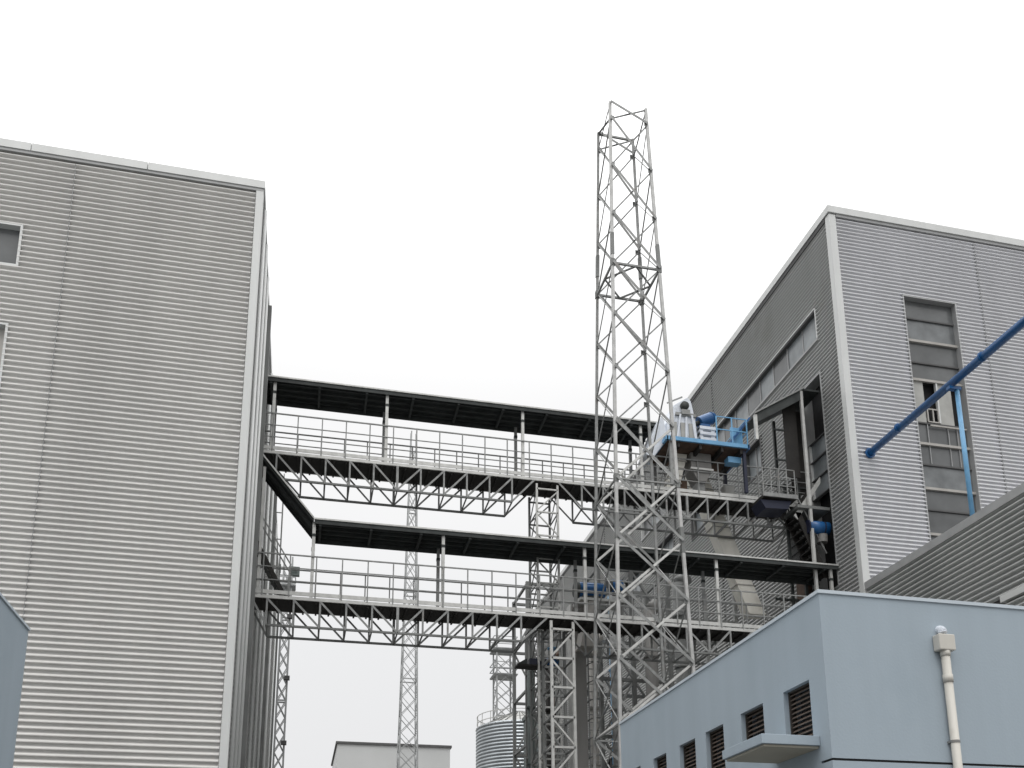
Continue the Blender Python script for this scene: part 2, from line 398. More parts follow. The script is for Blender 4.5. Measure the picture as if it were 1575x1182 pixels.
MB().cyl((7.86, 9.93, 5.06), (7.86, 9.93, 5.13), .06, .065, n=20).build('outlet', 'pvc', dpo, smooth=True)
el = MB(); er = .055
for i in range(8):
    t0, t1 = i*math.pi/16, (i+1)*math.pi/16
    f0, f1 = (lambda t: (7.86, 10.0-.07*math.sin(t), 5.37+.06*math.cos(t)))(t0), (lambda t: (7.86, 10.0-.07*math.sin(t), 5.37+.06*math.cos(t)))(t1)
    el.cyl(f0, f1, er, n=18)
el.build('elbow', 'white', dpo, smooth=True)
for z in (3.95, 2.2): MB().cyl((7.86, 9.93, z), (7.86, 9.93, z+.03), .06, n=20).box(7.80, 7.92, 9.95, 9.999, z, z+.03).build('pipe_clip', 'galv', dpo)

b2 = thing('rendered_building', 'corner of a pale blue rendered building at the lower left edge', 'building', (-8, 8, 0))
box('render_wall', 'stucco', b2, -14, -4.0, 2.0, 14.55, 0, 6.10)
box('parapet_cap', 'cap', b2, -14, -3.98, 2.0, 14.57, 6.103, 6.14)

# ------------------------------------------------------------------ lattice truss walkways
PB = .845
def walkway(root, Y0, zd, zb, xL, xR, spans, posts, zr, roofs, W=1.25, ht=1.42):
    YF = Y0 + W
    box('deck', 'deckd', root, xL, xR, Y0+.05, YF-.05, zd-.14, zd-.04)
    for y, nm in ((Y0, 'near'), (YF, 'far')):
        box('edge_beam', 'galv_l', root, xL, xR, y-.03, y+.03, zd-.13, zd-.02)
        box('toe_board', 'galv_l', root, xL, xR, y-.012, y+.012, zd+.03, zd+.16)
    x = xL + .4; cb = MB()
    while x < xR: cb.box(x-.03, x+.03, Y0+.05, YF-.05, zd-.21, zd-.143); x += PB/2
    cb.build('floor_beam', 'deckd', root)
    for y in (Y0, YF):
        for sp in spans:
            xs, mid, start, end = sp     # nodes, index of the V, first top x, last top x
            tr = MB().bar((xs[0], y, zb), (xs[-1], y, zb), .07).build('truss', 'galv_f', root)
            for i, xx in enumerate(xs):
                MB().bar((xx, y, zb+.03), (xx, y, zd-.13), .06 if i != mid else .085).build('vertical', 'galv', tr)
            top = [start] + xs + [end]
            for i in range(len(xs)):
                if i <= mid: MB().ang((top[i], y-.01, zd-.15), (xs[i], y-.01, zb), .06).build('diagonal', 'galv', tr)
                if i >= mid: MB().ang((xs[i], y-.01, zb), (top[i+2], y-.01, zd-.15), .06).build('diagonal', 'galv', tr)
    for sp in spans:
        for i, xx in enumerate(sp[0]): MB().bar((xx, Y0, zb), (xx, YF, zb), .045).build('cross_member', 'galv_f', root)
    for y in (Y0-.02, YF+.02):
        ra = MB().bar((xL, y, zd+ht), (xR, y, zd+ht), .042).build('railing', 'galv', root)
        for h in (.36, .68): MB().bar((xL, y, zd+ht*h), (xR, y, zd+ht*h), .03).build('rail', 'galv', ra)
        x = xL + .35; k = 0
        while x < xR:
            MB().bar((x, y, zd-.05), (x, y, zd+ht), .04).build('rail_post', 'galv', ra); x += PB; k += 1
    for xp in posts:
        for y in (Y0+.05, YF-.03):
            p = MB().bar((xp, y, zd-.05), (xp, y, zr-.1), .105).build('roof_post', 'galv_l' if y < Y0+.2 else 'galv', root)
            MB().bar((xp, y, zr-.62), (xp, y, zr-.52), .125).build('joint', 'dark', p)
    for a, b in roofs:
        rr = MB().box(a, b, Y0-.08, YF+.1, zr-.06, zr-.02).build('canopy_roof', 'dark', root)
        box('fascia', 'galv_l', rr, a-.01, b+.01, Y0-.13, Y0-.083, zr-.055, zr)
        box('fascia', 'dark', rr, a, b, Y0-.10, Y0-.07, zr-.2, zr-.058)
        box('fascia', 'dark', rr, a, b, YF+.06, YF+.10, zr-.3, zr-.063)
        pu = MB()
        for j in range(4): pu.box(a, b, Y0+.1+j*.35, Y0+.15+j*.35, zr-.16, zr-.063)
        x = a+.2
        while x < b: pu.box(x-.04, x+.04, Y0-.07, YF+.05, zr-.26, zr-.163); x += 2*PB
        pu.build('purlin', 'dark', rr)
    return YF
xs1 = [-1.285 + PB*i for i in range(11)]
xs2 = [9.85 + PB*i for i in range(11)]
lower = thing('covered_walkway', 'lower of the two covered truss walkways between the warehouses', 'walkway', (8.8, 30.6, 12.6), group='covered truss walkways')
walkway(lower, 30.0, 12.6, 11.56, LX+.03, RX-.02, [(xs1, 5, LX+.05, 8.08), (xs2, 5, 9.04, RX-.3)], [.1, 4.45, 9.51, 14.54, 19.2], 15.37, [(.1, RX-.02)])
upper = thing('covered_walkway', 'upper of the two covered truss walkways between the warehouses', 'walkway', (8.8, 31.9, 18.4), group='covered truss walkways')
walkway(upper, 31.28, 18.42, 17.34, LX+.03, RX-.02, [(xs1, 5, LX+.05, 8.0), (xs2, 5, 8.95, RX-.3)], [-1.48, 2.51, 7.6, 12.3], 21.26, [(LX+.03, 12.95)])
# sloping roof over the steep stair at the left end of the lower walkway
st = thing('stair_canopy', 'dark sloping canopy dropping from the left warehouse to the lower walkway roof', 'canopy', (-.8, 30.6, 15.3))
def slope_slab(name, m, parent, p, q, y0, y1, t0, t1):
    (xa, za), (xb, zb) = p, q
    return MB().prism([(xa, za+t1), (xb, zb+t1), (xb, zb+t0), (xa, za+t0)], y0, y1).build(name, m, parent)
slope_slab('roof_sheet', 'dark', st, (.085, 15.33), (LX+.03, 17.6), 29.92, 31.35, -.10, .0)
slope_slab('fascia', 'galv_l', st, (.085, 15.33), (LX+.03, 17.6), 29.86, 29.917, -.01, .06)
slope_slab('purlin', 'dark', st, (.05, 15.33), (LX+.03, 17.58), 30.2, 30.26, -.24, -.103)
slope_slab('purlin', 'dark', st, (.05, 15.33), (LX+.03, 17.58), 31.0, 31.06, -.24, -.103)
MB().bar((-1.6, 30.05, 12.6), (-1.6, 30.05, 17.1), .09).build('post', 'galv_l', st)
ld = thing('steep_stair', 'steep dark steel stair rising from the lower walkway to the left warehouse', 'stair', (-1.2, 30.6, 12.6))
for y in (30.15, 31.0):
    slope_slab('stringer', 'deckd', ld, (-.76, 12.62), (-1.74, 14.45), y, y+.05, -.12, .18)
    MB().bar((-.60, y+.02, 13.75), (-1.74, y+.02, 15.6), .04).build('handrail', 'galv', ld)
    MB().bar((-.70, y+.02, 12.6), (-.60, y+.02, 13.78), .04).build('handrail_post', 'galv', ld)
for i in range(9):
    t = (i+.5)/9; x = -.76-.98*t; z = 12.62+1.83*t
    box('tread', 'galv_f', ld, x-.1, x+.12, 30.2, 31.0, z-.02, z+.02)

# ------------------------------------------------------------------ support towers
def tower_support(root, xa, xb, ya, yb, zt, step, z0, mb='galv', w=.075):
    for x in (xa, xb):
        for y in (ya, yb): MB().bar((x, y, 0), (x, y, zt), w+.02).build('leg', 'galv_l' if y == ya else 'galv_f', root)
    z = z0; k = 0
    while z > .3:
        for y in (ya, yb):
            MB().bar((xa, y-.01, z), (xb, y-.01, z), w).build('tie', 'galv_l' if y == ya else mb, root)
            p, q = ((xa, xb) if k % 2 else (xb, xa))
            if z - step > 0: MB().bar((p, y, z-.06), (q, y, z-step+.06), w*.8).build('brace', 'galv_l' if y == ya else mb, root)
        if z - step > 0 and step < 1:
            for x in (xa, xb): MB().bar((x, ya, z), (x, yb, z-step), w*.6).build('side_brace', 'galv_f', root)
        for x in (xa, xb):
            MB().bar((x, ya, z), (x, yb, z), w*.7).build('side_tie', 'galv_f', root)
        z -= step; k += 1
s1 = thing('support_tower', 'pale lattice tower carrying the lower walkway near its middle', 'support tower', (8.6, 30.6, 0), group='towers under the walkways')
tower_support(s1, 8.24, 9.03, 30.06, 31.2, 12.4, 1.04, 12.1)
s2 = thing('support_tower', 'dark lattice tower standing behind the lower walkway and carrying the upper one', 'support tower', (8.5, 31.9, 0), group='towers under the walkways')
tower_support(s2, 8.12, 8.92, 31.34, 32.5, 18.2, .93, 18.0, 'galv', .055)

# ------------------------------------------------------------------ tall lattice mast
ms = thing('lattice_mast', 'tall tapering square lattice mast in front of the walkways', 'mast', (10.7, 27.9, 0))
MX, MY = 10.70, 27.9
hw = lambda z: 1.215 - (z-10.4)*.0246
def node(i, z, e=0):
    h = hw(z); return (MX + (-h if i in (0, 3) else h), MY + (-h if i in (0, 1) else h) + e, z)
MT = 31.6
for i in range(4):
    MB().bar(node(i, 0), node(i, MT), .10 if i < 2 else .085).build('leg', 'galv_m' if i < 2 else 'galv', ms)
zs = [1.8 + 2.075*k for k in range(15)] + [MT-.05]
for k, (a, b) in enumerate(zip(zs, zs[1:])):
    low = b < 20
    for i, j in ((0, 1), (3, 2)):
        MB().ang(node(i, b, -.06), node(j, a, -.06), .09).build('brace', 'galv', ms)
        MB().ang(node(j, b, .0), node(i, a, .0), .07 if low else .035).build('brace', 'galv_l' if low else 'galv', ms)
    for i, j in ((0, 3), (3, 0), (1, 2), (2, 1)):
        MB().ang(node(i, b), node(j, a), .045 if (i + k) % 2 else .03).build('side_brace', 'galv', ms)
for z in (8.02, 16.3, 24.62, MT-.06):
    for i in ((0, 1, 2, 3) if z < MT-1 else (2,)):
        MB().bar(node(i, z), node((i+1) % 4, z), .07 if z > 20 else .05).build('ring_beam', 'galv', ms)
for z in zs[1:-1]:
    for i in range(4):
        x, y, _ = node(i, z); sx = 1 if i in (0, 3) else -1; dy = -.058 if i < 2 else .05
        MB().box(x+sx*.02, x+sx*.13, y+dy, y+dy+.01, z-.1, z+.1).build('gusset', 'galv_f', ms)
for z in (24.62, 16.3):
    for i in range(4):
        x, y, _ = node(i, z); MB().bar((x, y, z-.14), (x, y, z+.14), .14).build('gusset', 'galv_f', ms)
for i, z in ((0, 25.4), (1, 25.2), (3, 25.8), (2, 26.0), (0, 14.6), (1, 14.3)):
    MB().bar(node(i, z-.45), node(i, z+.45), .118).build('splice_sleeve', 'galv_f', ms)
pf = MB()
for i in range(4):
    a, b = Vector(node(i, 24.62)), Vector(node((i+1) % 4, 24.62)); c = (a+b)/2
    d_ = (Vector(node((i+1) % 4, 24.62))+Vector(node((i+2) % 4, 24.62)))/2
    pf.bar(c, d_, .05)
pf.build('plan_brace', 'galv_f', ms)

# ------------------------------------------------------------------ slim masts far behind
def far_mast(label, x, y, z1, h0, h1, step, group='slim lattice masts far behind the walkways', cage=()):
    t = thing('lattice_mast', label, 'mast', (x, y, 0), group)
    hh = lambda z: h0 + (h1-h0)*z/z1
    nd = lambda i, z: (x + (-hh(z) if i in (0, 3) else hh(z)), y + (-hh(z) if i in (0, 1) else hh(z)), z)
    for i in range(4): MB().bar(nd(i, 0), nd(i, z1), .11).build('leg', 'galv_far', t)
    b = MB(); z = 0; k = 0
    while z + step < z1:
        for i in range(4):
            b.bar(nd(i, z), nd((i+1) % 4, z+step), .06); b.bar(nd((i+1) % 4, z), nd(i, z+step), .045)
        if k % 5 == 0:
            for i in range(4): b.bar(nd(i, z), nd((i+1) % 4, z), .09)
        z += step; k += 1
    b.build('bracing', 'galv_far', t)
    for z in cage:
        c = MB(); r = hh(z)+.25
        for dz in (0, .5, 1.0):
            for (ax, ay), (bx_, by) in zip(((-1,-1),(1,-1),(1,1),(-1,1)), ((1,-1),(1,1),(-1,1),(-1,-1))):
                c.bar((x+ax*r, y+ay*r, z+dz), (x+bx_*r, y+by*r, z+dz), .06)
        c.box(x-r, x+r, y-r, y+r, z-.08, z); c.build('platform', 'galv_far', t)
    return t
far_mast('slim grey lattice mast seen between the walkways left of the silo', 8.4, 75, 45.0, 1.0, .22, 1.5)
m3 = far_mast('lamp mast beside the far end of the left warehouse', -1.35, 60, 26.2, .33, .26, 1.1, cage=(24.2,))
MB().box(-1.3, -.6, 59.6, 59.9, 24.9, 25.5).box(-2.3, -1.8, 59.6, 59.9, 25.1, 25.6).build('floodlight', 'green', m3)
for z in (21.9, 17.8, 13.6): MB().box(-1.25, -.9, 59.4, 59.7, z, z+.25).build('floodlight', 'core', m3)
m4 = far_mast('stout lattice frame rising behind the silo roof', 16.15, 74, 25.5, .75, .72, 1.3, cage=(23.0, 25.2))

# ------------------------------------------------------------------ silo and other far things
si = thing('silo', 'round galvanised silo of corrugated rings at the bottom centre', 'silo', (17.0, 72, 0))
SX, SY, SR, SE = 16.85, 71.5, 3.35, 17.85
mb = MB(); N = 64; rows = []
z = 4.0
while z <= SE:
    rows += [(z, SR), (z+.05, SR+.09), (z+.17, SR+.09), (z+.25, SR-.02)]; z += .27
vs = [(SX + r*math.cos(2*math.pi*i/N), SY + r*math.sin(2*math.pi*i/N), z) for z, r in rows for i in range(N)]
mb.add(vs, [(j*N+i, j*N+(i+1) % N, (j+1)*N+(i+1) % N, (j+1)*N+i) for j in range(len(rows)-1) for i in range(N)])
mb.build('shell', 'silo', si, smooth=True)
MB().cyl((SX, SY, 0), (SX, SY, 4.0), SR*.98, n=48).build('skirt', 'silo', si)
rfm = MB(); rfm.cyl((SX, SY, SE), (SX, SY, SE+1.5), SR+.12, .5, n=32)
ro = rfm.build('roof', 'galv_l', si)
rb = MB()
for i in range(32):
    t = 2*math.pi*i/32; rb.bar((SX+(SR+.1)*math.cos(t), SY+(SR+.1)*math.sin(t), SE+.05), (SX+.5*math.cos(t), SY+.5*math.sin(t), SE+1.53), .06)
rb.build('roof_rib', 'galv', ro)
rr = MB()
for dz in (.5, 1.05):
    for i in range(40):
        t0, t1 = 2*math.pi*i/40, 2*math.pi*(i+1)/40
        rr.bar((SX+SR*math.cos(t0), SY+SR*math.sin(t0), SE+dz), (SX+SR*math.cos(t1), SY+SR*math.sin(t1), SE+dz), .05)
for i in range(20):
    t0 = 2*math.pi*i/20; rr.bar((SX+SR*math.cos(t0), SY+SR*math.sin(t0), SE), (SX+SR*math.cos(t0), SY+SR*math.sin(t0), SE+1.05), .05)
rr.build('guard_rail', 'galv_l', si)
be = thing('bucket_elevator', 'dark grey green elevator casing beside the silo', 'elevator', (17.0, 64, 0))
MB().box(15.5, 16.3, 63.6, 64.4, 0, 16.9).build('casing', 'green', be)
MB().box(15.4, 16.4, 63.5, 64.5, 16.903, 17.2).build('head', 'green', be)
be2 = MB()
for i in range(13): be2.box(15.47, 16.33, 63.56, 63.6, 1+i*1.2, 1.08+i*1.2)
be2.build('joint_strip', 'galv_f', be)
fb = thing('far_building', 'plain pale grey building with a dark roof edge far behind the slim mast', 'building', (11.7, 128, 0))
box('wall', 'far', fb, 4.5, 19.0, 120, 136, 0, 26.2)
box('roof_edge', 'core', fb, 4.3, 19.2, 119.8, 136.2, 26.2, 26.5)

# ------------------------------------------------------------------ conveyor head platform on the upper walkway
pl = thing('machine_platform', 'blue edged platform raised over the right part of the upper walkway', 'platform', (14.6, 31.4, 18.4))
box('floor', 'rust', pl, 13.15, 16.45, 30.7, 32.6, 20.22, 20.34)
box('edge_beam', 'blue_l', pl, 13.1, 16.5, 30.62, 30.697, 20.24, 20.40)
box('edge_beam', 'blue_l', pl, 13.05, 13.147, 30.62, 32.65, 20.24, 20.40)
box('edge_beam', 'blue', pl, 16.453, 16.53, 30.62, 32.65, 20.2, 20.40)
bm_ = MB()
for x in (13.6, 14.5, 15.4, 16.2): bm_.box(x-.05, x+.05, 30.7, 32.6, 20.02, 20.217)
bm_.build('floor_joist', 'deckd', pl)
for x in (13.3, 16.35):
    for y in (30.8, 32.5): MB().bar((x, y, 18.42), (x, y, 20.2), .12).build('post', 'navy' if x > 16 else 'galv', pl)
MB().box(15.75, 16.3, 30.95, 31.3, 19.75, 20.0).build('cable_box', 'blue_l', pl)
r_ = MB()
for h in (.55, 1.1): r_.bar((15.2, 30.68, 20.4+h), (16.48, 30.68, 20.4+h), .035); r_.bar((16.48, 30.68, 20.4+h), (16.48, 32.6, 20.4+h), .035)
for x in (15.2, 15.85, 16.48): r_.bar((x, 30.68, 20.4), (x, 30.68, 21.5), .04)
r_.build('railing', 'blue_l', pl)
kb = MB(); kb.box(15.95, 16.45, 31.0, 31.06, 20.41, 21.3); kb.build('side_panel', 'blue_l', pl)
sr = MB()
for y in (30.9, 31.4): sr.bar((15.75, y, 20.4), (16.75, y, 21.75), .07)
for i in range(7): sr.bar((15.8+i*.14, 30.9, 20.5+i*.19), (15.8+i*.14, 31.4, 20.5+i*.19), .05)
sr.build('ladder', 'blue', pl)
cv = thing('conveyor_head', 'white ribbed conveyor head housing on the blue edged platform', 'conveyor', (13.9, 31.4, 20.34))
MB().prism([(13.25, 20.36), (13.3, 21.2), (13.62, 22.0), (14.22, 22.42), (14.36, 22.25), (14.5, 21.5), (14.58, 20.36)], 31.05, 31.9).build('housing', 'white', cv, bevel=.02)
for xa, za, xb, zb in ((13.3, 20.4, 13.62, 21.85), (13.62, 20.4, 13.82, 21.6), (14.0, 20.4, 14.06, 21.5), (14.42, 20.4, 14.30, 21.6)):
    MB().prism([(xa, za), (xa+.07, za), (xb+.07, zb), (xb, zb)], 30.96, 31.047).build('rib', 'white', cv)
for x in (13.5, 13.86, 14.2):
    MB().box(x, x+.2, 31.0, 31.047, 20.45, 21.25).build('access_panel', 'panel_l', cv)
MB().box(13.6, 14.5, 30.98, 31.047, 21.55, 21.68).build('cross_rib', 'galv', cv)
MB().cyl((14.05, 30.92, 21.98), (14.05, 31.047, 21.98), .17, n=20).build('bearing', 'dark', cv, smooth=True)
MB().box(13.9, 14.25, 30.93, 30.977, 21.6, 21.8).build('bearing_block', 'galv', cv)
MB().prism([(12.35, 19.75), (12.62, 19.55), (13.3, 20.5), (13.12, 21.5), (12.85, 21.1)], 31.0, 31.85).build('inlet_chute', 'white', cv, bevel=.02)
for z in (20.62, 20.86, 21.1):
    MB().box(14.66, 15.35, 31.0, 31.7, z, z+.12).build('base_frame', 'white', cv)
MB().box(14.66, 14.8, 31.05, 31.6, 20.36, 21.2).box(15.15, 15.3, 31.05, 31.6, 20.36, 21.2).build('stand', 'white', cv)
pole = MB().bar((13.55, 31.5, 22.35), (14.2, 31.5, 22.7), .05).build('lifting_arm', 'galv', cv)
mo = thing('motor', 'deep blue electric motor beside the white conveyor head', 'motor', (14.95, 31.3, 21.25))
MB().cyl((14.72, 31.2, 21.45), (15.25, 31.2, 21.72), .24, n=20).build('casing', 'blue', mo, smooth=False)
MB().cyl((15.25, 31.2, 21.72), (15.38, 31.2, 21.785), .26, .18, n=20).build('fan_cover', 'blue', mo)
MB().box(14.7, 15.1, 31.0, 31.4, 21.222, 21.32).build('foot', 'blue', mo)
MB().cyl((14.55, 31.2, 21.37), (14.72, 31.2, 21.45), .10, n=14).build('shaft', 'dark', mo)
# chutes below it
def chute(name, label, p, q, w, y0, y1, m='chute'):
    t = thing(name, label, 'chute', ((q[0]), (y0+y1)/2, q[1]))
    (xa, za), (xb, zb) = p, q
    MB().prism([(xa, za), (xa+w, za), (xb+w, zb), (xb, zb)], y0, y1).build('duct', m, t, bevel=.01)
    for k in range(1, 5):
        u = k/5; x = xa+(xb-xa)*u; z = za+(zb-za)*u
        MB().prism([(x-.04, z+.02), (x+w+.04, z+.02), (x+w+.04, z-.02), (x-.04, z-.02)], y0-.03, y1+.03).build('flange', 'duct', t)
    return t
chute('chute', 'long beige chute slanting from the raised platform down past both walkways', (14.85, 20.2), (17.1, 14.2), .72, 32.62, 33.2)
chute('chute', 'short beige chute slanting left under the raised platform', (13.8, 20.2), (13.35, 18.6), .5, 31.5, 32.0)
hp = thing('hopper', 'grey hopper box under the raised platform', 'hopper', (14.7, 31.8, 18.6))
MB().prism([(14.35, 20.2), (15.2, 20.2), (15.2, 19.5), (14.95, 19.0), (14.6, 19.0), (14.35, 19.5)], 31.3, 31.95).build('body', 'duct_g', hp, bevel=.01)
MB().box(14.6, 14.95, 31.45, 31.85, 18.45, 18.997).build('outlet', 'galv', hp)
MB().box(14.3, 15.25, 31.24, 31.3, 19.46, 19.54).build('flange', 'galv_l', hp)
for i, (x, z, m_) in enumerate(((13.9, 18.45, 'rust'), (15.9, 18.45, 'panel_l'))):
    t = thing('cabinet', ('small rust brown control cabinet' if i == 0 else 'small pale control cabinet') + ' on the upper walkway under the platform', 'cabinet', (x, 31.9, z))
    MB().box(x, x+.42, 31.7, 32.0, z, z+.75).build('body', m_, t, bevel=.01)
    MB().box(x+.03, x+.39, 31.675, 31.698, z+.05, z+.7).build('door', m_, t)

# canopy and landing by the right wall
rc = thing('stair_canopy', 'dark canopy rising to the tall opening of the right warehouse', 'canopy', (18.6, 30.6, 18.5))
slope_slab('roof_sheet', 'dark', rc, (16.6, 21.5), (18.75, 22.85), 30.15, 31.9, -.08, 0)
slope_slab('fascia', 'galv', rc, (16.55, 21.47), (18.78, 22.87), 30.08, 30.147, -.02, .04)
slope_slab('fascia', 'dark', rc, (16.6, 21.5), (18.75, 22.85), 30.15, 30.2, -.42, -.083)
MB().box(18.75, RX-.03, 30.15, 31.9, 22.78, 22.86).build('roof_sheet', 'dark', rc)
for x, z0, z1 in ((18.66, 12.0, 22.75), (16.62, 20.4, 21.45)):
    MB().bar((x, 30.2, z0), (x, 30.2, z1), .11).build('post', 'galv_l', rc)
MB().bar((18.3, 31.8, 18.4), (18.3, 31.8, 22.3), .1).build('post', 'dark', rc)
MB().box(18.05, 18.62, 30.6, 30.64, 19.2, 22.45).build('screen', 'deckd', rc)
MB().box(18.75, 19.45, 31.5, 31.54, 19.0, 22.7).build('screen', 'deckd', rc)
for z in (19.9, 21.2): MB().bar((17.6, 30.62, z), (18.05, 30.62, z), .06).build('screen_arm', 'dark', rc)
ln = thing('landing', 'dark steel landing with railings beside the right warehouse wall', 'landing', (17.7, 30.7, 18.1))
MB().box(16.75, 18.1, 30.2, 31.2, 18.02, 18.16).build('floor', 'deckd', ln)
MB().box(16.7, 18.15, 30.14, 30.197, 18.04, 18.2).build('edge_beam', 'galv', ln)
MB().prism([(16.65, 17.95), (17.95, 18.0), (17.8, 17.66), (16.85, 17.62)], 30.3, 31.1).build('drip_tray', 'navy', ln)
MB().box(18.103, RX-.02, 30.14, 31.2, 17.7, 17.82).build('floor', 'galv_f', ln)
r_ = MB()
for h in (.35, .7, 1.05): r_.bar((16.75, 30.2, 18.2+h), (18.1, 30.2, 18.2+h), .03)
for i in range(5): r_.bar((16.75+i*.337, 30.2, 18.16), (16.75+i*.337, 30.2, 19.25), .035)
r_.build('railing', 'galv', ln)
# stair flight down from the landing to the lower walkway
sf = thing('steep_stair', 'steel stair in shadow against the right warehouse between the two walkways', 'stair', (18.6, 30.8, 12.6))
for y in (30.35, 31.1):
    MB().prism([(19.3, 19.2), (19.3, 18.95), (18.2, 17.3), (18.05, 17.45)], y, y+.05).build('stringer', 'galv_l' if y < 31 else 'deckd', sf)
    MB().prism([(18.1, 17.6), (18.35, 17.6), (19.35, 15.0), (19.1, 15.0)], y, y+.05).build('stringer', 'deckd', sf)
    MB().bar((18.15, y, 18.4), (19.3, y, 16.0), .04).build('handrail', 'galv', sf)
for i in range(10):
    t = (i+.5)/10
    MB().box(18.1+1.0*t, 18.35+1.0*t, 30.4, 31.1, 17.5-2.5*t, 17.54-2.5*t).build('tread', 'deckd', sf)
wb = thing('bracket_frame', 'dark bracing frame behind the steep stair at the right warehouse wall', 'steel frame', (18.9, 31.3, 12.6))
for x in (18.35, 18.95, 19.4): MB().bar((x, 31.4, 12.7), (x, 31.4, 19.3), .1).build('column', 'dark', wb)
for z in (14.4, 16.0, 17.4, 18.3, 19.2): MB().bar((17.6, 31.38, z), (19.45, 31.38, z), .08).build('beam', 'dark', wb)
for a, b_ in (((17.6, 16.0), (18.35, 17.4)), ((18.35, 17.4), (19.4, 18.3)), ((19.4, 16.0), (18.35, 17.4)), ((17.6, 18.3), (18.35, 17.4)), ((18.35, 19.2), (19.4, 18.3))):
    MB().bar((a[0], 31.42, a[1]), (b_[0], 31.42, b_[1]), .06).build('brace', 'galv_f', wb)
dk = thing('equipment_cabinet', 'tall dark equipment housing set against the right warehouse wall', 'cabinet', (19.1, 31.6, 12.6))
MB().box(18.9, RX-.03, 31.5, 32.3, 15.6, 18.6).build('body', 'core', dk, bevel=.02)
for i in range(7): MB().box(18.86, 18.898, 31.55, 32.25, 15.8+i*.38, 15.98+i*.38).build('vent', 'dark', dk)
MB().box(19.0, RX-.03, 31.55, 32.2, 12.6, 15.597).build('plinth', 'rust', dk)
br = thing('dust_drum', 'deep blue horizontal drum fixed to the right warehouse wall above the lower roof', 'drum', (19.0, 30.5, 16.8))
MB().cyl((18.6, 30.38, 17.02), (19.45, 30.38, 17.02), .27, n=24).build('drum', 'blue', br, smooth=True)
for x, h in ((18.54, .06), (19.2, .05)): MB().cyl((x, 30.38, 17.02), (x+h, 30.38, 17.02), .285, n=24).build('rim', 'navy', br)
MB().box(18.75, 18.85, 30.25, 30.5, 16.3, 16.76).build('bracket', 'dark', br)
MB().cyl((19.2, 30.42, 16.45), (19.2, 30.42, 16.76), .2, .22, n=18).build('outlet', 'duct_g', br)
# machines on and under the lower walkway
def motor(label, x, y, z, L, r, group=None):
    t = thing('motor', label, 'motor', (x+L/2, y, z), group)
    MB().cyl((x, y, z+r+.08), (x+L, y, z+r+.08), r, n=20).build('casing', 'blue', t, smooth=True)
    MB().cyl((x-.16, y, z+r+.08), (x-.003, y, z+r+.08), r*.96, r*1.04, n=20).build('fan_cover', 'dark', t)
    MB().cyl((x+L+.003, y, z+r+.08), (x+L+.12, y, z+r+.08), r*.5, n=14).build('shaft', 'galv', t)
    f = MB()
    for k in range(10):
        a = 2*math.pi*k/10; f.bar((x+.05, y+r*math.cos(a), z+r+.08+r*math.sin(a)), (x+L-.05, y+r*math.cos(a), z+r+.08+r*math.sin(a)), .02)
    f.build('cooling_fin', 'blue', t)
    MB().box(x+.1, x+L-.1, y-r*.8, y+r*.8, z, z+.1).build('foot', 'dark', t); return t
gs = thing('machine_stand', 'pale slanted machine stand behind the lower walkway railing', 'machine', (10.4, 32.3, 12.0))
MB().prism([(9.9, 12.2), (10.5, 12.2), (10.5, 14.0), (10.25, 14.0)], 32.0, 32.8).build('casing', 'duct', gs, bevel=.02)
MB().box(9.9, 11.7, 31.95, 32.9, 14.003, 14.1).build('top_plate', 'galv_l', gs)
for x in (11.0, 11.6): MB().bar((x, 32.1, 12.0), (x, 32.1, 14.0), .08).build('leg', 'galv', gs)
motor('blue motor with a black fan end on the stand behind the lower railing', 9.95, 32.3, 14.12, 1.0, .3)
m2 = motor('smaller blue motor between the mast legs under the lower canopy', 11.25, 32.3, 14.45, .42, .24)
vb = thing('valve', 'small blue valve body inside the support tower under the lower deck', 'valve', (8.7, 32.0, 11.3))
MB().cyl((8.6, 32.0, 11.45), (9.0, 32.0, 11.45), .2, n=18).build('body', 'blue', vb, smooth=True)
MB().cyl((8.8, 32.0, 11.66), (8.8, 32.0, 12.0), .05, n=10).cyl((8.8, 32.0, 12.0), (8.8, 32.0, 12.04), .18, n=16).build('hand_wheel', 'blue_l', vb)
MB().cyl((8.8, 32.0, 10.2), (8.8, 32.0, 11.25), .07, n=10).build('spindle', 'dark', vb)
nb = thing('maintenance_ledge', 'small dark ledge with a navy box left of the lower support tower', 'ledge', (7.9, 31.7, 11.0))
MB().box(7.35, 8.55, 31.34, 31.85, 11.12, 11.18).build('floor', 'deckd', nb)
MB().box(7.8, 8.45, 31.4, 31.8, 11.183, 11.42).build('box', 'navy', nb, bevel=.01)
MB().prism([(7.35, 11.183), (7.7, 11.4), (7.7, 11.183)], 31.35, 31.8).build('chute_lip', 'dark', nb)

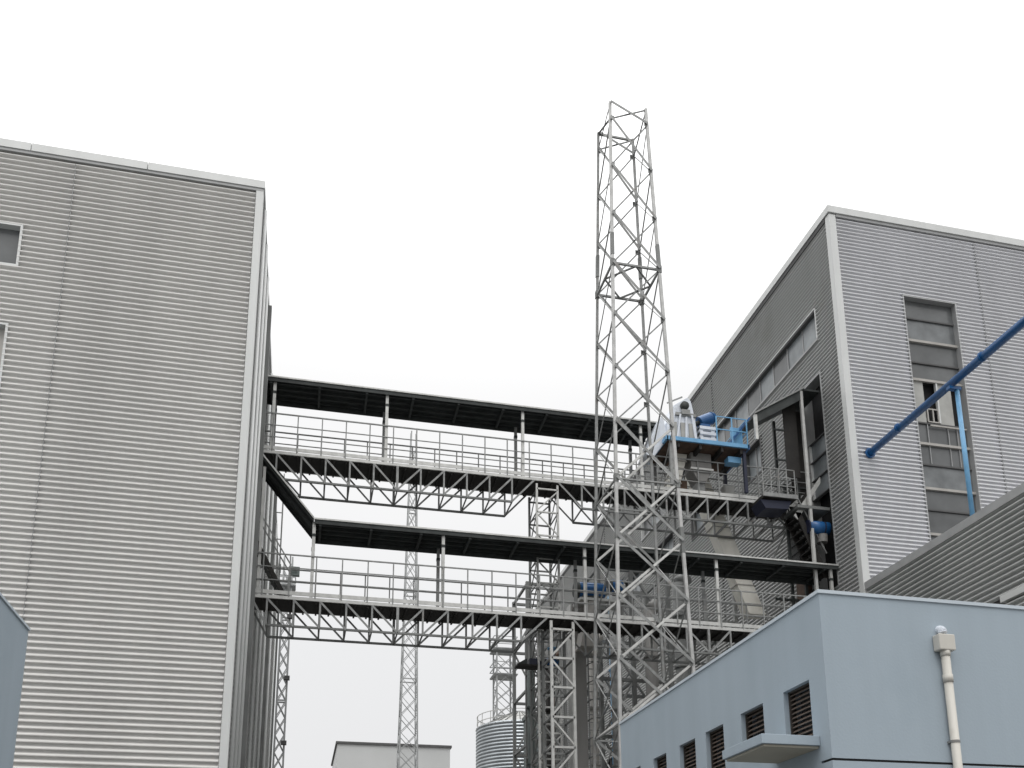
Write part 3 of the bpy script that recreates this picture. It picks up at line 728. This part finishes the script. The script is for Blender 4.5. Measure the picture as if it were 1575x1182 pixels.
# ------------------------------------------------------------------ plant behind the mast
dc = thing('flat_duct', 'plain flat grey duct standing upright right of the lower support tower', 'duct', (10.1, 33.2, 0))
MB().box(9.88, 10.42, 33.0, 33.5, 0, 14.2).build('duct', 'duct_g', dc, bevel=.01)
MB().box(9.83, 9.877, 33.0, 33.5, 0, 14.2).build('corner_angle', 'galv_l', dc)
lc = thing('caged_ladder', 'narrow caged ladder climbing beside the flat grey duct', 'ladder', (10.75, 33.2, 0))
for x in (10.55, 10.98): MB().bar((x, 33.2, 0), (x, 33.2, 13.5), .045).build('stile', 'galv', lc)
b = MB(); z = .3
while z < 13.4: b.bar((10.55, 33.2, z), (10.98, 33.2, z), .03); z += .3
b.build('rung', 'galv', lc)
b = MB(); z = 2.4
while z < 13.4:
    for k in range(6):
        a0, a1 = math.pi*k/6, math.pi*(k+1)/6
        b.bar((10.765-.33*math.cos(a0), 33.2-.45*math.sin(a0), z+.1*math.sin(a0)), (10.765-.33*math.cos(a1), 33.2-.45*math.sin(a1), z+.1*math.sin(a1)), .04)
    z += .72
b.build('hoop', 'galv_f', lc)
def rack(label, xs, ys, zt, zst, m1='galv_f', w=.16, xb=True):
    t = thing('pipe_rack', label, 'steel frame', (sum(xs)/len(xs), sum(ys)/len(ys), 0), group='steel frames behind the mast')
    for x in xs:
        for y in ys: MB().bar((x, y, 0), (x, y, zt), w).build('column', m1, t)
    z = zst; k = 0
    while z < zt+.1:
        for y in ys:
            MB().bar((xs[0], y, z), (xs[-1], y, z), w*.8).build('beam', m1, t)
            if xb:
                for a, b_ in zip(xs, xs[1:]):
                    if (k + xs.index(a)) % 2: MB().bar((a, y, z), (b_, y, z-zst), .08).build('brace', 'galv', t)
                    else: MB().bar((b_, y, z), (a, y, z-zst), .08).build('brace', 'galv', t)
        for x in xs: MB().bar((x, ys[0], z), (x, ys[-1], z), w*.7).build('cross_beam', m1, t)
        z += zst; k += 1
    return t
rack('steel frame directly behind the mast with slanting braces', [11.5, 12.9, 14.5], [34.6, 37.0], 16.6, 2.35)
rack('steel frame standing nearer the right warehouse wall', [16.0, 18.2], [36.0, 39.0], 17.4, 2.5, 'galv')
rack('steel frame at the left edge of the plant beside the silo', [10.6, 12.0], [43.0, 46.0], 19.0, 2.7)
rack('steel frame tucked behind the lower support tower', [9.2, 9.9], [36.4, 37.6], 14.4, 1.8, w=.11)
pipes = [(11.0, 34.0, .16, 13.0, 'duct', 'beige'), (11.95, 34.0, .22, 15.2, 'galv', 'galvanised'), (12.5, 36.0, .12, 15.8, 'blue_l', 'thin blue'),
         (13.4, 33.9, .26, 14.5, 'duct_g', 'wide dull grey'), (15.2, 35.0, .3, 16.2, 'galv_f', 'widest dark grey'), (9.35, 34.6, .12, 12.2, 'deckd', 'black'),
         (9.65, 35.2, .1, 12.6, 'rust', 'rust brown'), (8.55, 34.3, .13, 11.8, 'green', 'grey green')]
for x, y, r, h, m_, nm in pipes:
    t = thing('riser_pipe', nm + ' upright pipe in the plant behind the mast and walkways', 'pipe', (x, y, 0))
    MB().cyl((x, y, 0), (x, y, h), r, n=16).build('pipe', m_, t, smooth=True)
    z = 1.5
    while z < h: MB().cyl((x, y, z), (x, y, z+.06), r+.05, n=16).build('flange', m_, t); z += 2.2
    MB().cyl((x, y, h), (x+.35, y, h+.3), r, n=16).build('elbow', m_, t, smooth=True)
